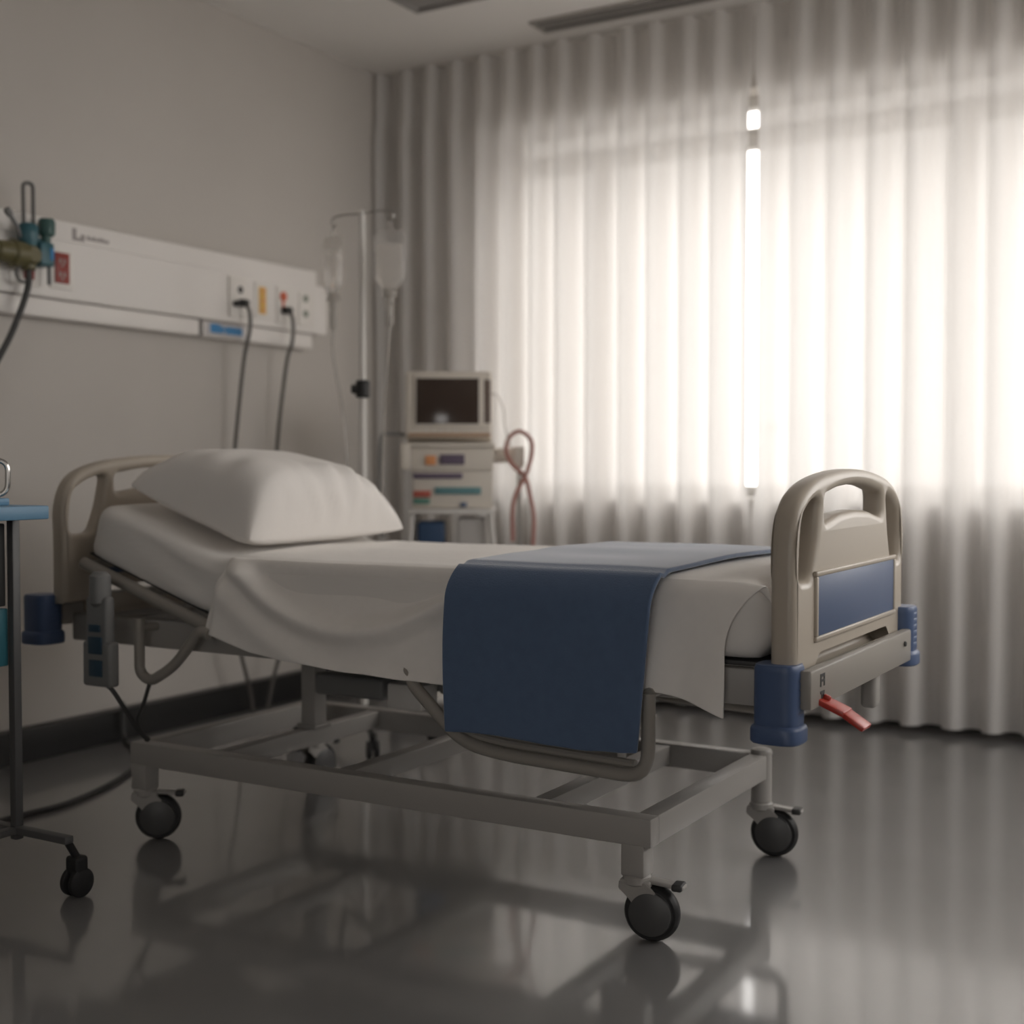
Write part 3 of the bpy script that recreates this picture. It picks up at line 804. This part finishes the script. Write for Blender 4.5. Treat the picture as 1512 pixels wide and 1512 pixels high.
obj('bag_hook', bm, 'steel', iv)
bm = B(); lathe(bm, [(0, .10), (.05, .10), (.05, .13), (.025, .15), (0, .15)], (IX, IY, 0), (0, 0, 1))
obj('base_hub', bm, 'black', iv)
for k in range(5):
    a = 2*PI*k/5+.45; d = Vector((math.cos(a), math.sin(a), 0)); e = Vector((IX, IY, 0))+d*.29
    bm = B(); tube(bm, [Vector((IX, IY, .118))+d*.03, e+Vector((0, 0, .082))], .014, 10)
    lg = obj('leg', bm, 'darkgap', iv)
    s = Vector((-d.y, d.x, 0)); bm = B()
    for q in (-.014, .014): cyl(bm, e+s*(q-.009)+Vector((0, 0, .032)), e+s*(q+.009)+Vector((0, 0, .032)), .032, n=20)
    cyl(bm, e+Vector((0, 0, .03)), e+Vector((0, 0, .085)), .012, n=12)
    obj('castor', bm, 'tyre', lg)

def drip_bag(x, label, tilt, tubing):
    t = thing('infusion_bag', label, 'infusion bag', (x, IY, 1.8), 'infusion bags on the stand')
    bm = B(); W, T_ = .070, .024; zt, zb = 2.025, 1.79
    def f(u, v, sg):
        z = zb+(zt-zb)*u
        w = W*(1-.05*math.sin(u*PI)); w *= min(1, .45+2.6*min(u, .5) if u < .25 else 1) if u < .25 else min(1, .72+(1-u)*2.2)
        a = (v*2-1); thick = T_*max(0, 1-a*a)**.6*min(1, u*5)**.5*min(1, (1-u)*3)**.6*(1.25-.5*u)
        return Vector((x+a*w*math.cos(tilt), IY-.002+a*w*math.sin(tilt)-sg*thick, z))
    for sg in (1, -1): grid(bm, 26, 18, lambda u, v: f(u, v, sg))
    bmesh.ops.remove_doubles(bm, verts=bm.verts, dist=1e-4)
    obj('bag_film', bm, 'bag', t, None)
    bm = B()
    def f2(u, v, sg):
        p = f(.04+.74*u, .1+.8*v, sg); c = Vector((x, IY-.002, p.z)); return c+(p-c)*.86
    for sg in (1, -1): grid(bm, 20, 14, lambda u, v: f2(u, v, sg))
    bmesh.ops.remove_doubles(bm, verts=bm.verts, dist=1e-4)
    obj('fluid', bm, 'fluid', t, None)
    bm = tube(B(), smooth_path([(x-.012, IY, 2.02), (x-.01, IY, 2.04), (x+.003, IY, 2.062), (x+.012, IY, 2.04), (x+.012, IY, 2.02)], 5), .004, 8); obj('hanging_loop', bm, 'bag', t)
    bm = B(); cyl(bm, (x, IY, 1.765), (x, IY, 1.795), .030, .026, bev=.004); cyl(bm, (x, IY, 1.74), (x, IY, 1.767), .018, bev=.003); obj('port', bm, 'tubeclear', t)
    bm = B(); lathe(bm, [(0, 0), (.008, .002), (.015, .015), (.016, .085), (.014, .095), (0, .096)], (x, IY, 1.645), (0, 0, 1), 18); obj('drip_chamber', bm, 'tubeclear', t)
    bm = tube(B(), smooth_path(tubing, 8), .005, 8); obj('drip_line', bm, 'tubeclear', t)
drip_bag(-3.032, 'clear infusion bag hanging right of the stand pole, in front of the curtain', .35,
         [(-3.032, IY, 1.648), (-3.04, IY, 1.55), (-3.062, IY+.01, 1.35), (-3.085, IY+.02, 1.10), (-3.09, IY+.02, .95), (-3.06, IY-.05, .86)])
drip_bag(-3.310, 'clear infusion bag hanging left of the stand pole, in front of the wall', -.25,
         [(-3.310, IY, 1.648), (-3.312, IY, 1.55), (-3.30, IY+.05, 1.3), (-3.28, IY+.06, 1.0), (-3.26, IY+.05, .8)])

# ------------------------------------------------------------------ monitor cart
CX, CY = -3.175, 4.83
rotc = R(32)    # faces the camera
CM = Matrix.Translation((CX, CY, 0)) @ Matrix.Rotation(rotc, 4, 'Z') @ Matrix.Scale(.88, 4, (1, 0, 0))
cart = thing('monitor_cart', 'white equipment trolley carrying the patient monitor in front of the curtain', 'trolley', (CX, CY, 0))
bm = B()
for sx in (-1, 1): box(bm, sx*.185-.013, sx*.185+.013, -.03, .03, .10, 1.19, .005, 2, CM)
box(bm, -.235, .215, -.20, .17, .085, .115, .01, 3, CM)
obj('frame', bm, 'white', cart)
bm = B(); box(bm, -.235, .215, -.20, .18, 1.185, 1.205, .006, 2, CM); box(bm, -.245, -.20, -.205, -.18, 1.09, 1.20, .006, 2, CM); obj('monitor_shelf', bm, 'cream', cart)
bm = B(); box(bm, -.195, .205, -.185, .16, 1.085, 1.185, .006, 2, CM); box(bm, -.185, .20, -.178, .16, .925, 1.084, .004, 2, CM)
mod = obj('module_rack', bm, 'cream', cart)
def strip(a, b, z0, z1, m, name='strip', front=-.188):
    obj(name, box(B(), a, b, front-.006, front+.012, z0, z1, .002, 2, CM), m, mod)
strip(-.125, -.075, 1.110, 1.150, 'orangesq', 'orange_button'); strip(-.055, .065, 1.112, 1.155, 'purple', 'display')
strip(-.185, .055, 1.052, 1.075, 'purple', 'drawer_handle', -.182)
strip(-.185, -.100, .972, 1.000, 'redstrip', 'red_label', -.182); strip(-.185, -.105, .944, .966, 'greenstrip', 'green_label', -.182)
strip(-.080, .145, .985, 1.015, 'tealstrip', 'teal_label', -.182); strip(.045, .075, .930, .950, 'inset', 'blue_knob', -.182)
bm = B(); box(bm, -.215, .215, -.205, .17, .90, .922, .005, 2, CM)
for sx in (-1, 1): tube(bm, [CM @ Vector((sx*.19, -.19, .91)), CM @ Vector((sx*.21, -.19, .72))], .012, 10)
box(bm, -.215, .215, -.20, .17, .70, .715, .005, 2, CM)
obj('lower_shelf', bm, 'white', cart)
bm = B()
tube(bm, [CM @ Vector((.185, -.06, 1.15)), CM @ Vector((.345, -.06, 1.155))], .032, 12); box(bm, .30, .36, -.10, -.04, 1.10, 1.19, .01, 2, CM)
obj('side_arm', bm, 'cream', cart)
obj('hose_pole', tube(B(), [CM @ Vector((.335, -.06, .11)), CM @ Vector((.335, -.06, 1.13))], .010, 10), 'steel', cart)
obj('pole_foot', box(B(), .20, .36, -.08, -.04, .085, .11, .006, 2, CM), 'white', cart)
for sx in (-1, 1):
    for sy in (-1, 1):
        c = CM @ Vector((sx*.19, sy*.15, 0)); bm = B()
        cyl(bm, c+Vector((-.012, 0, .04)), c+Vector((.012, 0, .04)), .04, n=20); cyl(bm, c+Vector((0, 0, .04)), c+Vector((0, 0, .09)), .012, n=12)
        obj('castor', bm, 'tyre', cart)
bm = B(); box(bm, -.165, -.035, -.17, .05, .715, .865, .012, 3, CM)
tag(obj('storage_bin', bm, 'navybox'), 'dark blue bin on the lower shelf of the monitor cart', 'bin')
bm = B(); box(bm, .03, .17, -.16, .05, .715, .88, .008, 3, CM)
tag(obj('storage_box', bm, mat('pale_carton', (.50, .48, .46), .6), None), 'pale box on the lower shelf of the monitor cart, right of the blue bin', 'box')

mon = thing('patient_monitor', 'cream patient monitor with a dark blank screen on top of the cart', 'monitor', CM @ Vector((0, 0, 1.205)))
TM = CM @ Matrix.Translation((0, -.06, 1.205)) @ Matrix.Rotation(R(-9), 4, 'X')
bm = B()
box(bm, -.225, .200, -.10, .13, .006, .30, .016, 4, TM)
box(bm, -.185, .160, -.108, -.096, .05, .285, .004, 2, TM)
obj('housing', bm, 'cream', mon, 45)
obj('screen', box(B(), -.172, .135, -.1115, -.105, .065, .265, .003, 2, TM), 'screen', mon)
obj('side_strip', box(B(), .142, .192, -.106, -.098, .07, .26, .003, 2, TM), mat('brown_grey_bezel', (.16, .12, .10), .35), mon, label='dark bezel strip')
obj('base_line', box(B(), -.21, .19, -.106, -.09, .012, .026, .003, 2, TM), mat('tan_trim', (.40, .26, .16), .5), mon, label='tan trim line')
for k in range(5):
    bm = B(); cyl(bm, TM @ Vector((-.12+k*.035, -.099, .04)), TM @ Vector((-.12+k*.035, -.106, .04)), .006, n=12); obj('button', bm, 'white', mon)
bm = tube(B(), smooth_path([TM @ Vector(p) for p in ((.19, -.09, .20), (.225, -.10, .19), (.255, -.09, .13), (.262, -.08, .06), (.29, -.07, -.03))]), .005, 8); obj('sensor_lead', bm, 'bag', mon)
bm = tube(B(), smooth_path([CM @ Vector(p) for p in ((-.225, -.1, 1.24), (-.30, -.12, 1.245), (-.345, -.12, 1.22), (-.35, -.12, 1.0), (-.34, -.12, .80))], 8), .008, 8); obj('monitor_cable', bm, 'control', mon)

# pink hose looped on the cart arm
h = [(.30, -.12, .78), (.305, -.12, .95), (.37, -.12, 1.08), (.395, -.12, 1.17), (.385, -.12, 1.225), (.335, -.12, 1.255), (.285, -.12, 1.23), (.268, -.12, 1.17), (.30, -.115, 1.11), (.36, -.11, 1.06), (.385, -.11, .98), (.405, -.11, .88), (.40, -.11, .76)]
tag(obj('breathing_hose', tube(B(), smooth_path([CM @ Vector(p) for p in h], 8), .0095, 10), 'hose'), 'looped pink grey hose hanging from the side arm of the monitor cart', 'hose')

# ------------------------------------------------------------------ bedside trolley at the left edge
TX, TY = -2.84, 2.25
tr = thing('bedside_trolley', 'blue topped steel trolley cut off by the left edge', 'trolley', (-3.1, 2.05, 0))
bm = B(); box(bm, -3.42, -2.715, 1.80, 2.262, .968, 1.003, .004, 2); obj('tray_top', bm, 'tealtray', tr)
bm = B(); box(bm, -3.40, -2.80, 1.82, 2.21, 1.003, 1.022, .004, 2); obj('tray_lip', bm, 'tealtray', tr)
for (x, y) in ((TX, TY), (TX, 1.83), (-3.38, TY), (-3.38, 1.83)):
    bm = B(); box(bm, x-.012, x+.012, y-.012, y+.012, .13, .97, .003); obj('post', bm, 'hub', tr)
bm = B(); box(bm, -3.365, TX-.012, 1.845, TY-.015, .74, .955, .004); obj('drawer_unit', bm, 'darkgap', tr)
bm = B(); box(bm, -3.365, TX-.008, 1.84, TY-.012, .585, .735, .004); obj('drawer', bm, 'tealpanel', tr, label='teal drawer')
bm = B(); box(bm, -3.40, -2.64, TY-.014, TY+.014, .145, .165, .004); box(bm, -3.40, -2.64, 1.816, 1.844, .145, .165, .004)
box(bm, TX-.014, TX+.014, 1.83, TY, .146, .164, .003); box(bm, -3.394, -3.366, 1.83, TY, .146, .164, .003)
obj('base_frame', bm, 'hub', tr)
for (x, y) in ((-2.655, TY+.035), (-2.655, 1.83), (-3.385, TY+.02), (-3.385, 1.83)):
    bm = B()
    for q in (-.015, .015): lathe(bm, [(0, -.010), (.030, -.010), (.037, -.006), (.038, 0), (.037, .006), (.030, .010), (0, .010)], (x+q, y, .038), (1, 0, 0), 28)
    box(bm, x-.024, x+.024, y-.020, y+.020, .055, .106, .010, 3); cyl(bm, (x, y, .10), (x, y-.03, .15), .010)
    obj('castor', bm, 'tyre', tr)
bm = tube(B(), fillet([(-2.82, 2.16, 1.02), (-2.80, 2.20, 1.105), (-2.92, 2.20, 1.11), (-3.0, 2.18, 1.11), (-3.0, 2.16, 1.02)], .03, 6), .006, 10)
bm.free(); bm = tube(B(), fillet([(-2.90, 2.12, 1.025), (-2.815, 2.215, 1.03), (-2.812, 2.215, 1.118), (-2.90, 2.12, 1.118), (-3.0, 2.0, 1.118), (-3.0, 2.0, 1.03)], .03, 6), .007, 10)
obj('grab_handle', bm, 'chrome', tr)

# ------------------------------------------------------------------ outside
struct('ground', box(B(), -60, 60, -60, 60, -6, -5.9, 0), 'ground')

# ------------------------------------------------------------------ light
w = bpy.data.worlds.new('World'); scene.world = w; w.use_nodes = True
nt = w.node_tree; bg = nt.nodes['Background']
bg.inputs['Color'].default_value = (1., .963, .928, 1); bg.inputs['Strength'].default_value = 4.8
s = bpy.data.lights.new('sun', 'SUN'); s.energy = .15; s.angle = R(12); s.color = (1, .93, .84)
so = bpy.data.objects.new('sun', s); COL.objects.link(so)
sd = Vector((.35, -1, -.62)); so.rotation_euler = sd.to_track_quat('-Z', 'Y').to_euler(); so.location = (-3, 12, 8)
# daylight portal in the window opening
pl = bpy.data.lights.new('window_portal', 'AREA'); pl.shape = 'RECTANGLE'; pl.size = WX1-WX0; pl.size_y = WZ1-WZ0
pl.cycles.is_portal = True
po = bpy.data.objects.new('window_portal', pl); COL.objects.link(po)
pl2 = bpy.data.lights.new('fill_right_portal', 'AREA'); pl2.shape = 'RECTANGLE'; pl2.size = 2.55; pl2.size_y = 1.6; pl2.cycles.is_portal = True
po2 = bpy.data.objects.new('fill_right_portal', pl2); COL.objects.link(po2); po2.location = (XR+.22, 4.175, 2.255); po2.rotation_euler = Vector((-1, 0, 0)).to_track_quat('-Z', 'Y').to_euler()  # portal for the added fill window on the right wall
pl3 = bpy.data.lights.new('fill_back_portal', 'AREA'); pl3.shape = 'RECTANGLE'; pl3.size = 1.5; pl3.size_y = 1.4; pl3.cycles.is_portal = True
po3 = bpy.data.objects.new('fill_back_portal', pl3); COL.objects.link(po3); po3.location = (.45, YB-.22, 1.7); po3.rotation_euler = Vector((0, 1, 0)).to_track_quat('-Z', 'Y').to_euler()  # portal for the added fill window in the back wall
po.location = ((WX0+WX1)/2, 5.93, (WZ0+WZ1)/2); po.rotation_euler = Vector((0, -1, 0)).to_track_quat('-Z', 'Y').to_euler()

# ------------------------------------------------------------------ camera
cam = bpy.data.cameras.new('camera'); co = bpy.data.objects.new('camera', cam); COL.objects.link(co)
F_ = 1930.; cam.sensor_width = 36; cam.lens = F_/1512*36
th, pt = R(30.7), math.atan(66/F_)
fw = Vector((-math.sin(th)*math.cos(pt), math.cos(th)*math.cos(pt), -math.sin(pt)))
co.location = (0, 0, 1.1); co.rotation_euler = fw.to_track_quat('-Z', 'Y').to_euler()
cam.dof.use_dof = True; cam.dof.focus_distance = 3.1; cam.dof.aperture_fstop = 1.6
cam.clip_start = .05
scene.camera = co
scene.view_settings.view_transform = 'Standard'; scene.view_settings.look = 'None'
scene.view_settings.exposure = .25; scene.view_settings.gamma = 1.; scene.view_settings.use_curve_mapping = False
scene.cycles.max_bounces = 14; scene.cycles.transparent_max_bounces = 16; scene.cycles.diffuse_bounces = 8
scene.cycles.use_denoising = True
